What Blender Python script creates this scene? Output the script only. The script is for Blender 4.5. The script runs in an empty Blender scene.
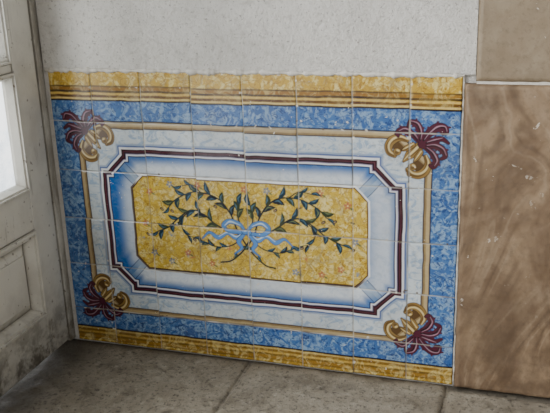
import bpy, bmesh, math, random
import numpy as np
from mathutils import Matrix, Vector
random.seed(4); rng=np.random.default_rng(7)
C=bpy.context.scene.collection
def lin(c):
    r=[]
    for v in c:
        v=v/255.0
        r.append(v/12.92 if v<=.04045 else ((v+.055)/1.055)**2.4)
    return tuple(r)
def L4(c): return lin(c)+(1.0,)

# ---------------------------------------------------------------- node helper
class NB:
    def __init__(s,name):
        s.m=bpy.data.materials.new(name); s.m.use_nodes=True
        s.t=s.m.node_tree; s.N=s.t.nodes; s.b=s.N['Principled BSDF']
        s.tc=s.N.new('ShaderNodeTexCoord')
    def lk(s,a,b): s.t.links.new(a,b)
    def put(s,sock,v):
        if isinstance(v,bpy.types.NodeSocket): s.lk(v,sock)
        else: sock.default_value=v
    def mapping(s,scale=(1,1,1),rot=(0,0,0)):
        n=s.N.new('ShaderNodeMapping'); s.lk(s.tc.outputs['Object'],n.inputs['Vector'])
        n.inputs['Scale'].default_value=scale; n.inputs['Rotation'].default_value=rot
        return n.outputs['Vector']
    def noise(s,scale,detail=4,rough=.55,dist=0,vec=None):
        n=s.N.new('ShaderNodeTexNoise'); s.lk(vec or s.tc.outputs['Object'],n.inputs['Vector'])
        n.inputs['Scale'].default_value=scale; n.inputs['Detail'].default_value=detail
        n.inputs['Roughness'].default_value=rough; n.inputs['Distortion'].default_value=dist
        return n.outputs['Fac']
    def voro(s,scale,feature='F1',vec=None):
        n=s.N.new('ShaderNodeTexVoronoi'); n.feature=feature
        s.lk(vec or s.tc.outputs['Object'],n.inputs['Vector']); n.inputs['Scale'].default_value=scale
        return n.outputs['Distance']
    def ramp(s,fac,stops):
        n=s.N.new('ShaderNodeValToRGB'); s.lk(fac,n.inputs['Fac'])
        cr=n.color_ramp
        while len(cr.elements)>1: cr.elements.remove(cr.elements[-1])
        cr.elements[0].position=stops[0][0]; cr.elements[0].color=stops[0][1]
        for p,c in stops[1:]:
            e=cr.elements.new(p); e.color=c
        return n.outputs['Color']
    def sm(s,fac,a,b,lo=0.,hi=1.):
        n=s.N.new('ShaderNodeMapRange'); n.interpolation_type='SMOOTHSTEP'
        s.lk(fac,n.inputs['Value'])
        n.inputs['From Min'].default_value=a; n.inputs['From Max'].default_value=b
        n.inputs['To Min'].default_value=lo; n.inputs['To Max'].default_value=hi
        return n.outputs['Result']
    def math(s,op,a,b=0.):
        n=s.N.new('ShaderNodeMath'); n.operation=op; s.put(n.inputs[0],a); s.put(n.inputs[1],b)
        return n.outputs[0]
    def mix(s,f,a,b,mode='MIX'):
        n=s.N.new('ShaderNodeMix'); n.data_type='RGBA'; n.blend_type=mode
        s.put(n.inputs['Factor'],f); s.put(n.inputs[6],a); s.put(n.inputs[7],b)
        return n.outputs[2]
    def grade(s,c,gam,sat):
        g=s.N.new('ShaderNodeGamma'); s.lk(c,g.inputs[0]); g.inputs[1].default_value=gam
        h=s.N.new('ShaderNodeHueSaturation'); s.lk(g.outputs[0],h.inputs['Color']); h.inputs['Saturation'].default_value=sat
        return h.outputs[0]
    def bump(s,h,st,dist=.002):
        n=s.N.new('ShaderNodeBump'); s.lk(h,n.inputs['Height'])
        n.inputs['Strength'].default_value=st; n.inputs['Distance'].default_value=dist
        s.lk(n.outputs['Normal'],s.b.inputs['Normal'])
    def base(s,c): s.put(s.b.inputs['Base Color'],c)
    def rough(s,r): s.put(s.b.inputs['Roughness'],r)

# ---------------------------------------------------------------- geometry constants (metres)
W,H=1.08,.79
CX,CZ=.541,.380
S=.0015
nx=int(round(W/S))+1; nz=int(round(H/S))+1
xs=np.linspace(0,W,nx); zs=np.linspace(0,H,nz)
GX,GZ=np.meshgrid(xs,zs)
cols=[.125,.267,.407,.546,.685,.824,.962]
rows=[.105,.243,.380,.518,.655]
ti=np.searchsorted(cols,GX); tj=np.searchsorted(rows,GZ)
offx=rng.uniform(-.0018,.0018,(6,8)); offz=rng.uniform(-.0020,.0020,(6,8))
def vnoise(freq,seed):
    r=np.random.default_rng(seed); n=64
    g=r.uniform(-1,1,(n,n)); fx=(GX*freq)%(n-1); fz=(GZ*freq)%(n-1)
    ix=fx.astype(int); iz=fz.astype(int); tx=fx-ix; tz=fz-iz
    tx=tx*tx*(3-2*tx); tz=tz*tz*(3-2*tz)
    a=g[iz,ix]; b=g[iz,(ix+1)%n]; c=g[(iz+1)%n,ix]; d=g[(iz+1)%n,(ix+1)%n]
    return (a*(1-tx)+b*tx)*(1-tz)+(c*(1-tx)+d*tx)*tz
PX=GX-CX+offx[tj,ti]+.0010*vnoise(38,1); PZ=GZ-CZ+offz[tj,ti]+.0010*vnoise(38,2)
AX=np.abs(PX); AZ=np.abs(PZ)
col=np.zeros((nz,nx,3)); msk=np.zeros((nz,nx,3))
def put(cov,c,m=(0,0,0),sl=None):
    sl=sl or (slice(None),slice(None))
    k=cov[...,None]
    cc=np.array(lin(c)) if isinstance(c,tuple) else c
    col[sl]=col[sl]*(1-k)+cc*k
    msk[sl]=msk[sl]*(1-k)+np.array(m)*k
def cov(sd): return np.clip(.5-sd/S*.8,0,1)
def rect(a,b): return np.maximum(AX-a,AZ-b)
def chamf(a,b,c): return np.maximum(rect(a,b),(AX+AZ-(a+b-c))/1.4142)
def ssm(x,a,b):
    t=np.clip((x-a)/(b-a),0,1); return t*t*(3-2*t)
BLUE=(84,121,170); WHITE=(204,211,213); YEL=(210,182,90)
MAR=(58,20,34); NAVY=(24,36,78)
full=np.ones((nz,nx))
put(full,BLUE,(1,0,0))
put(cov(-(AZ-.333)),YEL,(0,0,1))
put(cov(-(AZ-.333))*.4,(168,128,56),(0,0,1))
put(cov(np.maximum(.333-AZ,PZ))*.35,(136,98,44),(0,0,1))
up_=np.where(PZ>0,1.,.65)*(.85+.15*vnoise(25,31))
def band(v,a,b,c,m=(0,0,0),al=1.): put(cov(np.maximum(a-v,v-b))*al,c,m)
band(AZ,.3295,.3345,(34,20,26))
band(AZ,.3345,.3395,(218,196,136),(0,0,.2),up_)
band(AZ,.3395,.3470,(84,50,28),(0,0,.1),up_)
band(AZ,.3470,.353,(214,184,110),(0,0,.3),up_)
band(AZ,.353,.3595,(46,26,24),(0,0,0),up_)
band(AZ,.3595,.3670,(146,106,50),(0,0,.4),up_)
band(AZ,.3670,.3715,(64,38,26),(0,0,0),up_*.95)
G=chamf(.471,.274,.078)
put(cov(G-.005),(44,48,70))
put(cov(G-.0015),(184,166,130),(0,0,.1))
put(cov(G+.0075),(144,124,92),(0,0,.1))
put(cov(G+.0125),(66,50,46))
put(cov(G+.0155),WHITE,(0,1,0))
def notch(a,b):
    r1=rect(a-.062,b); r2=rect(a,b-.062); r3=chamf(a-.016,b-.016,.046)
    return np.minimum(np.minimum(r1,r2),r3)
M=notch(.407,.205)+.0012*vnoise(16,77)
shp=ssm(M,.006,.016)
put(cov(M-.015)*.6,(120,140,172),(0,.4,0)); put(cov(M-.010),(92,110,154),(0,.2,0)); put(cov(M-.006),(224,225,226))
put(cov(M-.0002),MAR); put(cov(M+.0045)*(.6+.3*vnoise(30,78)),(112,62,78)); put(cov(M+.0070),(34,12,28))
put(cov(M+.0108),(138,122,148)); put(cov(M+.0130),(226,229,231)); put(cov(M+.0170),NAVY)
Min=M+.0200
Yl=chamf(.318,.129,.032)
t=np.clip(Yl/(Yl-Min+1e-6),0,1)
side_v=(AX-.318)>(AZ-.129)
left=side_v&(PX<0); right=side_v&(PX>0); top=~side_v&(PZ>0); bot=~side_v&(PZ<0)
wA=np.array(lin((222,227,229))); wB=np.array(lin((44,102,166)))
k=np.where(left,.26+.74*ssm(t,.2,.85),0)+np.where(top,.06+.85*ssm(t,.42,1),0)+np.where(right,.20+.35*ssm(1-t,.5,1)+.45*ssm(t,.75,1),0)+np.where(bot,.05+.25*ssm(1-t,.6,1)+.85*ssm(t,.5,1),0)
k=np.clip(k,0,1)
bev=wA*(1-k[...,None])+wB*k[...,None]
cM=cov(Min)
put(cM,bev,(0,.35,0))
dg=(AX-.318)-(AZ-.129)
fac=(np.abs(dg)<.020)&(Yl>0)
put(np.where(fac,.55,0)*cM,(120,146,174),(0,.3,0))
for off in (-.020,.020):
    put(np.clip(1-np.abs(dg-off)/.0024,0,1)*cM*(Yl>0)*.9,(30,48,96))
put(cov(Yl-.009)*.95,(240,241,238)); put(cov(Yl-.0040),(92,62,36)); put(cov(Yl-.0008),YEL,(0,0,1))
lowr=ssm(-PZ,.09,.125)*(AZ>.1)+(ssm(-PX,.30,.318))
put(cov(np.abs(Yl-.0055)-.003)*np.clip(lowr,0,1)*.9,(64,42,30))

# ------- strokes
def cr(pts,n=7):
    P=[np.array(p,float) for p in pts]
    if len(P)<3: return np.array([P[0]*(1-t)+P[1]*t for t in np.linspace(0,1,n)])
    Q=[2*P[0]-P[1]]+P+[2*P[-1]-P[-2]]; out=[]
    for i in range(1,len(Q)-2):
        for k in range(n):
            t=k/n
            out.append(.5*((2*Q[i])+(-Q[i-1]+Q[i+1])*t+(2*Q[i-1]-5*Q[i]+4*Q[i+1]-Q[i+2])*t*t+(-Q[i-1]+3*Q[i]-3*Q[i+1]+Q[i+2])*t**3))
    out.append(P[-1]); return np.array(out)
def stroke(pts,w,c,al=1.,n=6,raw=False,m3=(0,0,0)):
    P=np.array(pts,float) if raw else cr(pts,n)
    m=len(P)
    if np.isscalar(w): w=[w,w]
    Wd=np.interp(np.linspace(0,1,m),np.linspace(0,1,len(w)),w)
    pad=max(w)+.006
    x0,z0=P.min(0)-pad; x1,z1=P.max(0)+pad
    i0=max(0,int((x0+CX)/S)); i1=min(nx,int((x1+CX)/S)+2); j0=max(0,int((z0+CZ)/S)); j1=min(nz,int((z1+CZ)/S)+2)
    if i1<=i0 or j1<=j0: return
    sl=(slice(j0,j1),slice(i0,i1)); X=PX[sl];Z=PZ[sl]
    best=np.full(X.shape,9.)
    for a,b,wa,wb in zip(P[:-1],P[1:],Wd[:-1],Wd[1:]):
        e=b-a; L=e@e+1e-12
        t=np.clip(((X-a[0])*e[0]+(Z-a[1])*e[1])/L,0,1)
        best=np.minimum(best,np.hypot(X-a[0]-t*e[0],Z-a[1]-t*e[1])-(wa+(wb-wa)*t))
    put(np.clip(.5-best/S*.8,0,1)*al,c,m3,sl)
def outl(pts,w,c,oc,o=.0016,n=6):
    ww=[w,w] if np.isscalar(w) else w
    stroke(pts,[v+o for v in ww],oc,n=n); stroke(pts,ww,c,n=n)
def leaf(x,z,ang,l,w,c,c2=None,bend=.15):
    dx,dz=math.cos(ang),math.sin(ang); nx_,nz_=-dz,dx
    pts=[(x,z),(x+dx*l*.5+nx_*l*bend,z+dz*l*.5+nz_*l*bend),(x+dx*l,z+dz*l)]
    stroke(pts,[.0008,w*.8,w,w*.65,.0003],c,n=4)
    if c2: stroke([(x+dx*l*.2+nx_*w*.3,z+dz*l*.2+nz_*w*.3),(x+dx*l*.5+nx_*(l*bend+w*.3),z+dz*l*.5+nz_*(l*bend+w*.3)),(x+dx*l*.8,z+dz*l*.8)],[.0004,w*.30,.0003],c2,.75,n=3)

for i in range(34):
    x=random.uniform(-.3,.3); z=random.uniform(-.115,.115)
    cc=random.choice([(236,222,170),(236,222,170),(204,190,144),(192,130,98),(140,154,168),(172,144,80)])
    r=random.uniform(.004,.009)
    for k in range(4):
        a=random.uniform(0,6.28); stroke([(x,z),(x+r*1.4*math.cos(a),z+r*1.4*math.sin(a))],[r*.3,r*.5,r*.2],cc,.65,n=2)
for i in range(34):
    x=random.uniform(-.3,.3); z=random.choice([-1,1])*random.uniform(.03,.118)
    a=random.uniform(0,6.28); pts=[(x+.011*math.cos(a+t)*(1+.2*t),z+.009*math.sin(a+t)) for t in (0,1,2,3,4)]
    stroke(pts,[.0006,.0014,.0005],(136,94,54),.6,n=3)
PK=(184,108,96); GB=(104,128,162)
for (fx_,fz_,fc) in [(-.27,.09,PK),(-.21,.112,GB),(-.10,-.104,PK),(.13,-.104,GB),(.25,-.09,PK),(.27,.085,PK),(.0,.112,PK),(-.27,-.085,GB),(.20,.114,PK),(-.17,-.078,PK),(.06,.112,GB),(.29,-.01,GB),(-.29,.0,PK),(-.22,-.105,GB),(.2,-.108,PK),(-.13,.116,PK)]:
    for kk in range(5):
        a=kk*1.257+fx_*20
        stroke([(fx_,fz_),(fx_+.0068*math.cos(a),fz_+.0068*math.sin(a))],[.0014,.0030],fc,.85,n=2)
    stroke([(fx_,fz_),(fx_+.0004,fz_)],.0020,(236,220,160),n=2)
    stroke([(fx_+.006,fz_-.004),(fx_+.016,fz_-.010)],[.0012,.0026,.0006],(84,104,82),.85,n=3)

DG=(16,34,48); DG2=(32,60,74); LB=(94,130,150); OL=(56,68,48)
def leafy(sg,pts,leaves,sw=.0022,tip=(.03,.0050)):
    P=cr([(sg*p[0],p[1]) for p in pts],12)
    stroke(P,[sw,sw*.95,sw*.65],DG,raw=True)
    seg=np.hypot(*(P[1:]-P[:-1]).T); cum=np.concatenate([[0],np.cumsum(seg)]); T=cum[-1]
    rr=random.Random(int(1000*pts[1][0]+77*len(pts)))
    for (f_,side,l,w,spd) in leaves:
        s=f_*T; i=min(len(P)-2,max(0,int(np.searchsorted(cum,s))-1)); p=P[i]+(P[i+1]-P[i])*((s-cum[i])/max(seg[i],1e-6)); td=P[i+1]-P[i]
        a=math.atan2(td[1],td[0]); aa=a+sg*side*spd
        c=rr.choice([DG,DG2,DG2,OL])
        leaf(p[0],p[1],aa,l,w,c,LB if rr.random()<.65 else (124,136,98),bend=-.12*side*sg)
    if tip:
        td=P[-1]-P[-2]; leaf(P[-1][0],P[-1][1],math.atan2(td[1],td[0]),tip[0],tip[1],DG2,LB)
def alt(f0,f1,n,l0,l1,w,spd=.75,first=1,seed=1):
    r=random.Random(seed); out=[]
    for k in range(n):
        f_=f0+(f1-f0)*k/max(1,n-1); side=first*(1 if k%2==0 else -1)
        out.append((f_,side,(l0+(l1-l0)*k/max(1,n-1))*r.uniform(.85,1.15),w*r.uniform(.9,1.12),spd*r.uniform(.8,1.15)))
    return out
for sg in (-1,1):
    leafy(sg,[(-.074,-.098),(-.046,-.092),(-.020,-.070),(.0,-.045),(.024,.0),(.040,.042),(.066,.078),(.104,.096),(.148,.094),(.188,.076),(.216,.050)],
          alt(.46,.95,11,.040,.033,.0070,.8,1,3)+[(.20,-1,.026,.005,.6),(.10,1,.024,.0048,.6)],sw=.0025)
    leafy(sg,[(.014,-.014),(.050,-.006),(.086,.014),(.118,.038),(.154,.042),(.190,.020),(.222,-.008),(.254,-.022)],
          alt(.24,.94,11,.040,.033,.0068,.8,-1,8),sw=.0025)
    leafy(sg,[(.160,.040),(.184,.012),(.176,-.022),(.150,-.032)],alt(.35,.8,3,.028,.025,.0054,.7,1,9),sw=.0017,tip=(.026,.0052))
    leafy(sg,[(.120,.098),(.146,.114),(.176,.110)],[(.6,1,.022,.0048,.7)],sw=.0016,tip=(.028,.0052))
    leafy(sg,[(.010,.004),(.020,.036),(.014,.070)],[(.45,1,.034,.0078,.7),(.7,-1,.034,.0078,.6)],sw=.0022,tip=(.034,.0076))
    leafy(sg,[(.016,-.030),(.050,-.050),(.090,-.054),(.116,-.044)],alt(.4,.9,4,.028,.024,.0054,.7,1,4),sw=.0017,tip=(.026,.005))
    for (bx,bz) in [(.206,.036),(.080,.060),(.146,-.040),(.236,.040),(.282,-.034)]:
        stroke([(sg*bx,bz),(sg*(bx+.004),bz+.003)],.0038,(44,36,48)); stroke([(sg*bx,bz),(sg*(bx+.003),bz+.002)],.0019,(160,140,112))
RB=(104,150,204); RD=(30,52,104); RL=(210,226,236)
bz0=.004
for sg in (-1,1):
    m=lambda L:[(sg*a,b+bz0) for a,b in L]
    outl(m([(.004,-.012),(.028,-.028),(.052,-.017),(.078,-.031),(.102,-.019),(.124,-.038)]),[.0032,.0064,.0032,.0064,.0032,.001],RB,RD,o=.0012)
    stroke(m([(.012,-.015),(.028,-.025),(.052,-.014),(.076,-.028)]),[.0005,.0022,.0008],RL)
    outl(m([(.003,-.014),(.022,-.038),(.014,-.056),(.034,-.074)]),[.0034,.0058,.0034,.001],RB,RD,o=.0012)
    outl(m([(0,-.008),(.018,.013),(.044,.020),(.061,.005),(.046,-.010),(.016,-.012),(0,-.010)]),[.0024,.0054,.0064,.0054,.0044,.0032],RB,RD,o=.0012)
    stroke(m([(.016,.010),(.042,.0195),(.058,.007)]),[.0006,.0024,.0008],RL)
outl([(-.004,-.009+bz0),(.004,-.009+bz0)],.0072,RB,RD,o=.0012); stroke([(-.003,-.006+bz0),(.003,-.005+bz0)],.0028,RL)

# corner ornaments
GD=(150,122,74); GO=(56,40,28); GH=(220,202,154); GS=(96,72,42)
MR=(84,36,54); MD=(36,16,30); MH=(182,148,162)
def scroll(q,P,w,o=.0015):
    outl(q(P),w,GD,GO,o=o)
    stroke(q([(a-.0020,b-.0014) for a,b in P]),[v*.5 for v in w],GS,.8)
    stroke(q([(a+.0008,b+.0026) for a,b in P]),[v*.26 for v in w],GH,.95)
def boss(q,x,z,r):
    outl(q([(x,z),(x+.0005,z)]),r,GD,GO,o=.0014,n=2); stroke(q([(x-.001,z-.002),(x,z-.0015)]),r*.5,GS,.75,n=2); stroke(q([(x+.001,z+r*.45),(x+.004,z+r*.3)]),r*.28,GH,n=2)
for sx in (-1,1):
  for sz in (-1,1):
    q=lambda L:[(sx*a,sz*b) for a,b in L]
    for mir in (0,1):
        mm=(lambda L:[(b+.2,a-.2) for a,b in L]) if mir else (lambda L:L)
        # solid C scroll: dark inside, thick tapering rim, closing ball
        stroke(q(mm([(.388,.246),(.396,.238)])),.012,GS,n=3)
        scroll(q,mm([(.418,.258),(.400,.264),(.382,.257),(.372,.242),(.374,.226),(.386,.218)]),[.004,.0076,.0098,.0094,.0078,.005])
        bx,bz=mm([(.392,.228)])[0]; boss(q,bx,bz,.0086)
    scroll(q,[(.448,.248),(.436,.236),(.422,.222),(.408,.206)],[.0085,.0112,.0095,.002])
    scroll(q,[(.428,.246),(.416,.238),(.406,.232)],[.0056,.0062,.002])
    scroll(q,[(.446,.228),(.438,.216),(.432,.206)],[.0056,.0062,.002])
    lobes=[([(.438,.258),(.424,.274),(.406,.283),(.392,.277),(.395,.268)],.0082),
           ([(.444,.258),(.446,.278),(.438,.296),(.422,.302),(.416,.293)],.0084),
           ([(.452,.258),(.466,.276),(.482,.290),(.500,.292),(.505,.280),(.497,.276)],.0096),
           ([(.458,.252),(.476,.258),(.494,.263),(.510,.254)],.0076),
           ([(.458,.244),(.478,.246),(.496,.238),(.504,.222),(.495,.214)],.0084),
           ([(.458,.238),(.474,.226),(.483,.208),(.477,.194),(.468,.197)],.0082)]
    for P_,w_ in lobes: stroke(q(P_),[w_*.6+.0013,w_+.0013,w_*.95+.0013,w_*.7+.001,w_*.45+.001],MD)
    outl(q([(.450,.248),(.451,.249)]),.010,MR,MD,n=2)
    for P_,w_ in lobes:
        stroke(q(P_),[w_*.6,w_,w_*.92,w_*.64,w_*.4],MR)
        Pc=cr(P_,5)
        for kk in range(6,len(Pc)-6,5):
            td=Pc[kk+1]-Pc[kk]; td/=np.hypot(*td)+1e-9; nn=np.array([-td[1],td[0]])
            for s_ in (-1,1):
                a=Pc[kk]+nn*s_*w_*.5; b_=Pc[kk]+nn*s_*w_*1.25+td*w_*.5
                stroke(q([tuple(a),tuple(b_)]),[w_*.42,w_*.26],MR,n=3)
        stroke(q(P_[:-1]),[w_*.24,w_*.32,w_*.12],MD,.85)
        stroke(q([(a+.0024,b+.0024) for a,b in P_[:-1]]),[.0005,.0015,.0005],MH,.9)

tone=rng.uniform(.91,1.07,(6,8))[tj,ti]
col*=tone[...,None]
jd=np.full((nz,nx),9.)
for c in cols: jd=np.minimum(jd,np.abs(GX-c+.0010*vnoise(20,5)))
for r in rows: jd=np.minimum(jd,np.abs(GZ-r+.0010*vnoise(20,6)))
gv=.5+.5*vnoise(30,9)
gc=np.array(lin((218,214,202)))*(1-gv[...,None])+np.array(lin((110,104,94)))*gv[...,None]
jw=.0010+.0010*np.clip(vnoise(55,11),0,1)
put(np.clip(.5-(jd-jw)/S*.8,0,1)*(.85+.15*gv),gc)
for k in range(120):
    if random.random()<.5: x=random.choice(cols); z=random.uniform(.01,H-.01)
    else: x=random.uniform(.01,W-.01); z=random.choice(rows+[.786,.787,.787])
    x-=CX; z-=CZ; a=random.uniform(0,3.1); l=random.uniform(.001,.007)
    stroke([(x,z),(x+l*math.cos(a),z+l*math.sin(a))],[.001,random.uniform(.0012,.0032)],random.choice([(226,222,210),(206,200,188),(104,92,78)]),n=2)

tilt=rng.uniform(-1,1,(6,8,3))
cxs=np.array([0]+cols+[W]); czs=np.array([0]+rows+[H])
ccx=((cxs[:-1]+cxs[1:])/2)[ti]; ccz=((czs[:-1]+czs[1:])/2)[tj]
YY=-.0045+tilt[tj,ti,0]*.0006+tilt[tj,ti,1]*.012*(GX-ccx)+tilt[tj,ti,2]*.014*(GZ-ccz)
YY+=.0018*np.clip(1-jd/.0030,0,1)
YY+=.00012*vnoise(45,21)
ed=np.minimum(np.minimum(GX,W-GX),np.minimum(GZ,H-GZ)); YY+=.002*np.clip(1-ed/.002,0,1)
n0=nx*nz
co=np.stack([GX.ravel(),YY.ravel(),GZ.ravel()],1)
idx=np.arange(n0).reshape(nz,nx)
q=np.stack([idx[:-1,:-1],idx[:-1,1:],idx[1:,1:],idx[1:,:-1]],-1).reshape(-1,4)
rim=np.concatenate([idx[0,:],idx[1:,-1],idx[-1,-2::-1],idx[-2:0:-1,0]])
rc=co[rim].copy(); rc[:,1]=.0055
bi=np.arange(len(rim))+n0; nr=np.roll(rim,-1); nb=np.roll(bi,-1)
q2=np.stack([rim,bi,nb,nr],1)
co=np.concatenate([co,rc]); Q=np.concatenate([q,q2])
me=bpy.data.meshes.new('tile_panel')
me.vertices.add(len(co)); me.vertices.foreach_set('co',co.astype(np.float32).ravel())
me.loops.add(Q.size); me.loops.foreach_set('vertex_index',Q.ravel().astype(np.int32))
me.polygons.add(len(Q)); me.polygons.foreach_set('loop_start',(np.arange(len(Q))*4).astype(np.int32))
try: me.polygons.foreach_set('loop_total',np.full(len(Q),4,np.int32))
except Exception: pass
me.update(calc_edges=True)
def attr(name,arr):
    a=me.attributes.new(name,'FLOAT_COLOR','POINT')
    f=np.ones((len(co),4),np.float32); v=arr.reshape(-1,3); f[:n0,:3]=v; f[n0:,:3]=v[rim]
    a.data.foreach_set('color',f.ravel())
attr('paint',col); attr('mask',msk)
me.polygons.foreach_set('use_smooth',np.ones(len(Q),bool))
panel=bpy.data.objects.new('tile_panel',me); C.objects.link(panel)
panel['label']='glazed wall tiles, blue border, yellow centre, painted leafy bow'
panel['category']='tile panel'

b=NB('glazed_painted_tile')
pa=b.N.new('ShaderNodeAttribute'); pa.attribute_name='paint'
ma=b.N.new('ShaderNodeAttribute'); ma.attribute_name='mask'
sp=b.N.new('ShaderNodeSeparateColor'); b.lk(ma.outputs['Color'],sp.inputs[0])
mB,mW,mY=sp.outputs[0],sp.outputs[1],sp.outputs[2]
c=pa.outputs['Color']
n1=b.noise(42,4,.6,1.6); n2=b.noise(62,4,.6,1.8,b.mapping((1,1,1.3),(0,.6,0))); n3=b.noise(16,3,.5,.8)
c=b.mix(b.math('MULTIPLY',b.sm(n3,.35,.62,.5,0),mB),c,L4((54,90,150)))
c=b.mix(b.math('MULTIPLY',b.sm(n1,.43,.63,0,.75),mB),c,L4((158,184,206)))
c=b.mix(b.math('MULTIPLY',b.sm(n2,.52,.65,0,.75),mB),c,L4((34,58,112)))
v1=b.voro(40,'DISTANCE_TO_EDGE',b.mapping((1,1,1.2)))
n4=b.noise(38,4,.58,1.6); n5=b.noise(54,4,.6,2.2,b.mapping((1.2,1,1),(0,1,0))); n6=b.noise(30,4,.6,1.2)
c=b.mix(b.math('MULTIPLY',b.sm(n4,.45,.63,0,.78),mY),c,L4((232,218,158)))
c=b.mix(b.math('MULTIPLY',b.sm(n6,.55,.67,0,.5),mY),c,L4((164,152,118)))
c=b.mix(b.math('MULTIPLY',b.sm(n5,.54,.65,0,.68),mY),c,L4((148,108,50)))
c=b.mix(b.math('MULTIPLY',b.sm(v1,.015,.06,.32,0),mY),c,L4((130,94,50)))
n7=b.noise(26,5,.62,2.0,b.mapping((1,1,1.5),(0,.5,0))); n8=b.noise(60,4,.6,1.5)
c=b.mix(b.math('MULTIPLY',b.sm(n7,.47,.63,0,.62),mW),c,L4((128,156,188)))
c=b.mix(b.math('MULTIPLY',b.sm(n8,.54,.66,0,.4),mW),c,L4((156,158,152)))
c=b.mix(b.sm(b.noise(9,6,.65),.45,.75,0,.20),c,L4((104,94,80)))
c=b.mix(b.sm(b.noise(85,2,.5),.735,.76,0,.8),c,L4((222,216,204)))
c=b.grade(c,1.12,1.05)
b.base(c); b.rough(b.sm(b.noise(30,3),.3,.7,.12,.24)); b.bump(b.noise(60,4),.3,.0008)
me.materials.append(b.m)

# ---------------------------------------------------------------- helpers for meshes
def obj(name,bm,mat,parent=None,kind=None,bevel=0):
    m=bpy.data.meshes.new(name); bm.normal_update(); bm.to_mesh(m); bm.free()
    m.materials.append(mat); o=bpy.data.objects.new(name,m); C.objects.link(o)
    if parent: o.parent=parent
    if kind: o['kind']=kind
    if bevel:
        md=o.modifiers.new('bevel','BEVEL'); md.width=bevel; md.segments=3; md.limit_method='ANGLE'
    return o
def box(bm,x0,x1,y0,y1,z0,z1):
    r=bmesh.ops.create_cube(bm,size=1)
    for v in r['verts']:
        v.co=Vector(((x0+x1)/2+v.co.x*(x1-x0),(y0+y1)/2+v.co.y*(y1-y0),(z0+z1)/2+v.co.z*(z1-z0)))
from mathutils import noise as mn
def slab(name,x0,x1,y0,y1,z0,z1,mat,step,amp,edge,front='y',parent=None,freq=30):
    bm=bmesh.new()
    if front=='y': u0,u1,v0,v1=x0,x1,z0,z1
    else: u0,u1,v0,v1=x0,x1,y0,y1
    nu=int((u1-u0)/step)+1; nv=int((v1-v0)/step)+1
    g=[]
    for j in range(nv+1):
        row=[]
        for i in range(nu+1):
            u=u0+(u1-u0)*i/nu; v=v0+(v1-v0)*j/nv
            h=amp*mn.fractal(Vector((u*freq,v*freq,x0*7+.3)),1,2,4)
            d=min(u-u0,u1-u,v-v0,v1-v); e=edge*(1+.6*mn.noise(Vector((u*40,v*40,3))))
            if d<e: h-=(1-d/e)**2*e*.8
            if d<1e-6: h-=.003
            row.append(bm.verts.new((u,y0-h,v) if front=='y' else (u,v,z1+h)))
        g.append(row)
    for j in range(nv):
        for i in range(nu):
            bm.faces.new((g[j][i],g[j][i+1],g[j+1][i+1],g[j+1][i]))
    rim=g[0][:]+[r[-1] for r in g[1:]]+g[-1][-2::-1]+[g[j][0] for j in range(nv-1,0,-1)]
    bk=[bm.verts.new((v.co.x,y1,v.co.z) if front=='y' else (v.co.x,v.co.y,z0)) for v in rim]
    for i in range(len(rim)):
        k=(i+1)%len(rim); bm.faces.new((rim[k],rim[i],bk[i],bk[k]))
    bm.faces.new(bk[::-1])
    bmesh.ops.recalc_face_normals(bm,faces=bm.faces)
    for f in bm.faces: f.smooth=True
    if name is None: return bm
    return obj(name,bm,mat,parent)

# ---------------------------------------------------------------- plaster
b=NB('rough_white_plaster')
c=b.mix(b.sm(b.noise(5,5,.6),.35,.7),L4((221,218,211)),L4((201,198,191)))
c=b.mix(b.sm(b.noise(60,5,.7),.5,.68,0,.4),c,L4((166,161,152)))
c=b.mix(b.sm(b.noise(170,2,.5),.62,.74,0,.6),c,L4((126,119,108)))
b.base(c); b.rough(.9)
h=b.math('ADD',b.noise(75,6,.7),b.math('MULTIPLY',b.noise(220,3,.6),.6)); b.bump(h,1.,.006)
plaster=b.m
bm=bmesh.new()
def quadgrid(bm,x0,x1,z0,z1,step,yf):
    nu=max(1,int((x1-x0)/step)); nv=max(1,int((z1-z0)/step)); g=[]
    for j in range(nv+1):
        g.append([bm.verts.new((x0+(x1-x0)*i/nu,yf(x0+(x1-x0)*i/nu,z0+(z1-z0)*j/nv),z0+(z1-z0)*j/nv)) for i in range(nu+1)])
    for j in range(nv):
        for i in range(nu): bm.faces.new((g[j][i],g[j][i+1],g[j+1][i+1],g[j+1][i])).smooth=True
    return g
g=quadgrid(bm,-.01,1.108,.793,1.45,.006,lambda x,z:-.003+.0016*mn.fractal(Vector((x*14,z*14,1)),1,2,4)-(.0014*max(0,1-(z-.793)/.02)))
bk=[bm.verts.new((v.co.x,.006,v.co.z)) for v in g[0]]
for i in range(len(bk)-1): bm.faces.new((bk[i],bk[i+1],g[0][i+1],g[0][i]))
quadgrid(bm,-.05,1.6,-.02,2.4,.6,lambda x,z:.006)
box(bm,-.06,1.6,.0065,.15,-.03,2.4)
wall=obj('wall_back',bm,plaster,kind='structure')
b=NB('lime_mortar'); b.base(b.mix(b.noise(60,4),L4((238,235,226)),L4((170,163,150)))); b.rough(.95); b.bump(b.noise(150,4),.6,.002)
mortar=b.m
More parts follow.
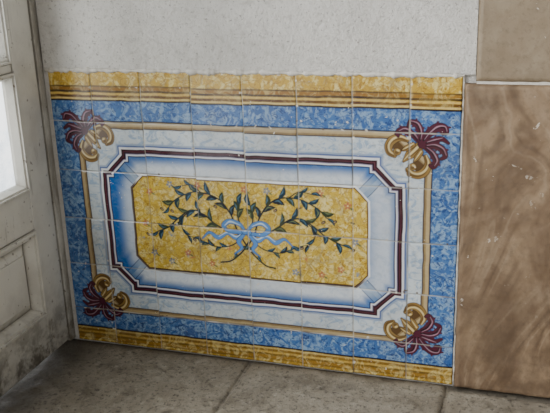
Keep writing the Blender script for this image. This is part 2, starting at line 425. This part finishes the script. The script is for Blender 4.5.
def bead(name,p0,p1,r,rag=.6):
    bm=bmesh.new(); p0=Vector(p0); p1=Vector(p1); d=(p1-p0); n=int(d.length/.004); d.normalize()
    e1=Vector((0,1,0)); e2=d.cross(e1); prev=None
    for i in range(n+1):
        p=p0.lerp(p1,i/n); rr=r*(1+rag*mn.noise(p*45)+rag*.8*mn.noise(p*140)); sh=e2*(.0024*mn.noise(p*35))
        ring=[bm.verts.new(p+sh+(e1*math.cos(a)*.9+e2*math.sin(a))*rr) for a in [k*math.tau/8 for k in range(8)]]
        if prev:
            for k in range(8): bm.faces.new((prev[k],prev[(k+1)%8],ring[(k+1)%8],ring[k])).smooth=True
        else: bm.faces.new(ring)
        prev=ring
    bm.faces.new(prev[::-1]); bmesh.ops.recalc_face_normals(bm,faces=bm.faces)
    return obj(name,bm,mortar,kind='structure')
bead('trim_1',(-.004,-.0035,.7915),(1.084,-.0035,.7915),.0056,.9)
bead('trim_2',(1.0825,.001,.0),(1.0825,.001,.79),.0030)
bead('trim_3',(-.002,.001,.0),(-.002,.001,.79),.003)

# ---------------------------------------------------------------- stone pilaster
def stone(name,cA,cB,cC,cV,cW,sc,chips,vein):
    b=NB(name)
    vec=b.mapping((1,1,.6),(0,.5,0))
    n=b.noise(sc,7,.62,1.2,vec); c=b.ramp(n,[(.3,L4(cA)),(.45,L4(cB)),(.58,L4(cC)),(.72,L4(cB))])
    n2=b.noise(sc*.6,5,.5,1.3,b.mapping((1,1,.5),(0,.75,0)))
    fr=b.math('PINGPONG',b.math('MULTIPLY',n2,13.),.5)
    brk=b.sm(b.noise(5,4,.6),.36,.58,.25,1)
    c=b.mix(b.math('MULTIPLY',b.sm(fr,.22,.5,0,vein),brk),c,L4(cV))
    c=b.mix(b.math('MULTIPLY',b.sm(fr,.16,.0,0,vein*.6),brk),c,L4(cW))
    c=b.mix(b.sm(b.noise(5,6,.7),.54,.74,0,.4),c,L4(cW))
    g_=b.N.new('ShaderNodeSeparateXYZ'); b.lk(b.tc.outputs['Object'],g_.inputs[0])
    low=b.math('MULTIPLY',b.sm(g_.outputs['Z'],.05,.5,.7,.15),b.sm(b.noise(7,6,.7),.42,.62))
    c=b.mix(low,c,L4(cV))
    c=b.mix(b.sm(b.noise(70,5,.7),.48,.72,0,.4),c,L4((84,68,52)))
    ch=b.math('MULTIPLY',b.sm(b.noise(38,4,.65,.5),chips,chips+.015,0,.7),b.sm(b.noise(4,2,.5),.45,.6))
    c=b.mix(ch,c,L4((212,203,188)))
    b.base(c); b.rough(b.sm(b.noise(12,3),.3,.7,.5,.75)); b.bump(b.noise(45,6,.65),.5,.003)
    return b.m
st1=stone('brown_veined_limestone',(120,98,74),(142,119,92),(112,90,67),(84,65,46),(162,142,116),3.6,.665,.65)
st2=stone('stained_beige_limestone',(136,121,98),(127,110,87),(145,130,107),(102,86,64),(168,155,133),2.6,.69,.35)
pil=bpy.data.objects.new('pilaster',None); C.objects.link(pil); pil.location=(1.29,-.015,0)
pil['label']='brown veined limestone pilaster of two blocks beside the tiles'; pil['category']='pilaster'
lo=slab('lower_block',1.0855,1.56,-.018,.0045,.0,.774,st1,.006,.0016,.006)
up=slab('upper_block',1.110,1.56,-.015,.0045,.780,1.5,st2,.006,.0010,.005)
bm=bmesh.new(); box(bm,1.112,1.55,-.008,.0045,.772,.783); mj=obj('mortar_joint',bm,mortar)
for o,lb in ((lo,'cloudy veined brown lower stone block'),(up,'greyer stained upper stone block'),(mj,None)):
    o.parent=pil; o.matrix_parent_inverse=Matrix.Translation(-pil.location)
    if lb: o['label']=lb

# ---------------------------------------------------------------- floor
b=NB('worn_stone_floor')
c=b.ramp(b.noise(6,6,.6,.6),[(.3,L4((112,104,90))),(.5,L4((154,146,130))),(.7,L4((130,121,105)))])
c=b.mix(b.sm(b.noise(9,6,.7,1.),.50,.68,0,.55),c,L4((94,86,72)))
c=b.mix(b.sm(b.noise(55,6,.75),.5,.64,0,.6),c,L4((82,75,64)))
c=b.mix(b.sm(b.noise(30,6,.75),.54,.68,0,.5),c,L4((188,181,165)))
c=b.mix(b.sm(b.noise(110,3,.6),.58,.68,0,.6),c,L4((60,54,46)))
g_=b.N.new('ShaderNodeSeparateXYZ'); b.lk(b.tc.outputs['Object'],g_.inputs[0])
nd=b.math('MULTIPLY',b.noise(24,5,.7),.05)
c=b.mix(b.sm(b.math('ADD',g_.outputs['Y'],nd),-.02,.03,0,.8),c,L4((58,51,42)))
c=b.mix(b.sm(b.math('SUBTRACT',g_.outputs['X'],nd),.16,-.05,0,.8),c,L4((44,39,33)))  # door-base shadow painted into the slab colour at the left
b.base(c); b.rough(b.sm(b.noise(20,4),.3,.7,.4,.7)); b.bump(b.noise(60,6,.75),.8,.005)
fl=b.m
bmF=bmesh.new()
for (x0,x1) in [(-.30,.5345),(.5367,1.0695),(1.0725,1.7)]:
    for (y0,y1) in [(-.66,-.002 if x1<1.07 else -.022),(-1.5,-.665)]:
        s=slab(None,x0,x1,y0,y1,-.04,-.0015+random.uniform(-.0008,.0008),fl,.010,.0024,.007,front='z',freq=18)
        tmp=bpy.data.meshes.new('t'); s.to_mesh(tmp); s.free(); bmF.from_mesh(tmp)
box(bmF,-.30,1.7,-3,.1,-.08,-.008)
floor=obj('floor',bmF,fl,kind='structure')

# ---------------------------------------------------------------- door
b=NB('old_white_door_paint')
c=b.mix(b.sm(b.noise(8,5,.6),.4,.7),L4((224,221,210)),L4((204,200,189)))
c=b.mix(b.sm(b.noise(34,5,.7,.5,b.mapping((1,1,.2))),.58,.70,0,.5),c,L4((140,132,116)))
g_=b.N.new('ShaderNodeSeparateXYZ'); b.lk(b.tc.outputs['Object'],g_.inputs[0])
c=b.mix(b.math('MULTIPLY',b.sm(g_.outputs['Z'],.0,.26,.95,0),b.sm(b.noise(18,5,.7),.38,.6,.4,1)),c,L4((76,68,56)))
c=b.mix(b.math('MULTIPLY',b.sm(g_.outputs['Y'],-.045,-.03,0,.6),b.sm(b.noise(14,5,.7,0,b.mapping((1,1,.3))),.4,.6,.1,1)),c,L4((112,102,86)))
c=b.mix(b.sm(b.noise(60,3,.6),.66,.69,0,.7),c,L4((104,92,74)))
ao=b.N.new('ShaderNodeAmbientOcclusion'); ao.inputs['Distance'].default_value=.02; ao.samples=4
c=b.mix(b.sm(ao.outputs['AO'],.35,.85,.6,0),c,L4((96,86,70)))  # occlusion shade mixed into the paint colour along the recesses
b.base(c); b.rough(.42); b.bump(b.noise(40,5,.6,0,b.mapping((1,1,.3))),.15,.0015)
dp=b.m
b=NB('gap_shade_dark'); b.base(b.mix(b.noise(30),L4((44,40,36)),L4((70,64,58)))); b.rough(.9); gapm=b.m  # dark colour stands in for the shade inside the door gap
DX=-.014; DB=-.054
door=bpy.data.objects.new('door_1',None); C.objects.link(door); door['kind']='structure'; door.location=(DX-.02,-.03,0)
door['label']='white painted panelled door with glass panes, worn paint'; door['category']='door'
def child(name,bm,mat,bevel=0,label=None):
    o=obj(name,bm,mat,bevel=bevel); o.parent=door; o.matrix_parent_inverse=Matrix.Translation(-door.location)
    if label:o['label']=label
    return o
Y1=-.034; Y0=-.83; ya=-.132; ym0,ym1=-.415,-.445; yb=-.73
bm=bmesh.new()
box(bm,DB,DX,ya,Y1,.012,2.1); box(bm,DB,DX,Y0,yb,.012,2.1)
box(bm,DB,DX,yb,ya,.012,.135); box(bm,DB,DX,yb,ya,.385,.495); box(bm,DB,DX,yb,ya,2.0,2.1)
child('door_frame',bm,dp,.003)
def ring(bm,y0,y1,z0,z1,w,xo,xi,x_back):
    def R(k): return [(y0+k,z0+k),(y1-k,z0+k),(y1-k,z1-k),(y0+k,z1-k)]
    L=[[bm.verts.new((x,)+p) for p in r] for x,r in ((x_back,R(0)),(xo,R(0)),(xo,R(w*.28)),(xo-.005,R(w*.32)),(xo-.006,R(w*.6)),(xi,R(w)),(x_back,R(w)))]
    for a,c in zip(L[:-1],L[1:]):
        for k in range(4): bm.faces.new((a[k],a[(k+1)%4],c[(k+1)%4],c[k]))
    for k in range(4): bm.faces.new((L[-1][k],L[-1][(k+1)%4],L[0][(k+1)%4],L[0][k]))
    bmesh.ops.recalc_face_normals(bm,faces=bm.faces)
bm=bmesh.new(); ring(bm,yb+.001,ya-.001,.136,.384,.026,DX+.010,DX-.022,DX-.034)
child('panel_moulding',bm,dp)
bm=bmesh.new()
def raised(bm,y0,y1,z0,z1,w,xr,xt,xb):
    o=[(y0,z0),(y1,z0),(y1,z1),(y0,z1)]; i=[(y0+w,z0+w),(y1-w,z0+w),(y1-w,z1-w),(y0+w,z1-w)]
    L=[[bm.verts.new((x,)+p) for p in r] for x,r in ((xb,o),(xr,o),(xt-.005,i),(xt,i))]
    for a,c in zip(L[:-1],L[1:]):
        for k in range(4): bm.faces.new((a[k],a[(k+1)%4],c[(k+1)%4],c[k]))
    bm.faces.new(L[-1]); bm.faces.new(L[0][::-1]); bmesh.ops.recalc_face_normals(bm,faces=bm.faces)
raised(bm,yb+.027,ya-.027,.162,.358,.028,DX-.026,DX-.006,DX-.034)
child('door_panel',bm,dp)
zb=[.495,.815,1.125,1.435,1.745,2.0]
bm=bmesh.new()
box(bm,DB+.005,DX-.004,ym1,ym0,.495,2.0)
for z in zb[1:-1]: box(bm,DB+.005,DX-.004,yb,ya,z-.011,z+.011)
child('glazing_bar',bm,dp,.003)
gb=NB('window_glass'); 
tr=gb.N.new('ShaderNodeBsdfTransparent'); tl=gb.N.new('ShaderNodeBsdfTranslucent'); gl=gb.N.new('ShaderNodeBsdfGlossy'); gl.inputs['Roughness'].default_value=.05
tcol=gb.mix(gb.sm(gb.noise(7,4,.6),.4,.65),L4((252,252,250)),L4((222,228,232))); gb.lk(tcol,tr.inputs['Color'])
m1=gb.N.new('ShaderNodeMixShader'); m2=gb.N.new('ShaderNodeMixShader'); m1.inputs[0].default_value=.2; m2.inputs[0].default_value=.05
gb.lk(tr.outputs[0],m1.inputs[1]); gb.lk(tl.outputs[0],m1.inputs[2]); gb.lk(m1.outputs[0],m2.inputs[1]); gb.lk(gl.outputs[0],m2.inputs[2])
gb.lk(m2.outputs[0],gb.N['Material Output'].inputs['Surface']); tl.inputs['Color'].default_value=(.95,.97,1,1)
for k in range(5):
    z0=zb[k]+(.011 if k else 0); z1=zb[k+1]-(.011 if k<4 else 0)
    for (y0,y1) in ((ym0,ya),(yb,ym1)):
        bm=bmesh.new(); ring(bm,y0+.0005,y1-.0005,z0+.0005,z1-.0005,.018,DX+.006 if k==0 else DX-.001,DX-.018,DX-.026); child('glazing_bead',bm,dp)
        bm=bmesh.new(); box(bm,DX-.030,DX-.026,y0+.0005,y1-.0005,z0+.0005,z1-.0005); child('glass_pane',bm,gb.m)
bm=bmesh.new(); box(bm,-.075,-.016,-.022,.0045,.0,2.2)
obj('trim_4',bm,dp,kind='structure',bevel=.002)
bm=bmesh.new(); box(bm,-.080,-.056,-.045,-.018,.0,2.2)
obj('gap_backing',bm,gapm,kind='structure')  # added backing that keeps outdoor light out and the gap dark

# ---------------------------------------------------------------- light
w=bpy.data.worlds.new('daylight'); bpy.context.scene.world=w; w.use_nodes=True
nt=w.node_tree; bg=nt.nodes['Background']; tc=nt.nodes.new('ShaderNodeTexCoord'); sx=nt.nodes.new('ShaderNodeSeparateXYZ')
nt.links.new(tc.outputs['Generated'],sx.inputs[0]); mr=nt.nodes.new('ShaderNodeMapRange'); nt.links.new(sx.outputs['X'],mr.inputs['Value'])
mr.inputs['From Min'].default_value=-.1; mr.inputs['From Max'].default_value=-.4; mr.inputs['To Min'].default_value=.17; mr.inputs['To Max'].default_value=3.2
nt.links.new(mr.outputs[0],bg.inputs['Strength']); bg.inputs['Color'].default_value=(.97,.985,1,1)
def area(name,loc,target,size,e,colr):
    l=bpy.data.lights.new(name,'AREA'); l.shape='RECTANGLE'; l.size,l.size_y=size; l.energy=e; l.color=colr
    o=bpy.data.objects.new(name,l); C.objects.link(o); o.location=loc
    o.rotation_euler=(Vector(target)-Vector(loc)).to_track_quat('-Z','Y').to_euler(); return o
area('window_light',(-1.2,-1.9,1.6),(.7,0,.4),(.9,1.3),64,(.99,.99,1))
area('fill_light',(1.9,-2.8,2.0),(.6,0,.5),(1.2,1.4),25,(1,.965,.92))  # unseen fill added from the right, not a lamp of the room

# ---------------------------------------------------------------- camera
cam=bpy.data.cameras.new('camera'); co_=bpy.data.objects.new('camera',cam); C.objects.link(co_)
cam.sensor_width=36; cam.lens=54; cam.clip_start=.01
r=Vector((.9528,.3016,-.0347)).normalized(); f=Vector((-.2972,.9035,-.3087)); f=(f-r*f.dot(r)).normalized(); u=r.cross(f)
co_.matrix_world=Matrix(((r.x,u.x,-f.x,1.248),(r.y,u.y,-f.y,-1.908),(r.z,u.z,-f.z,1.101),(0,0,0,1)))
bpy.context.scene.camera=co_
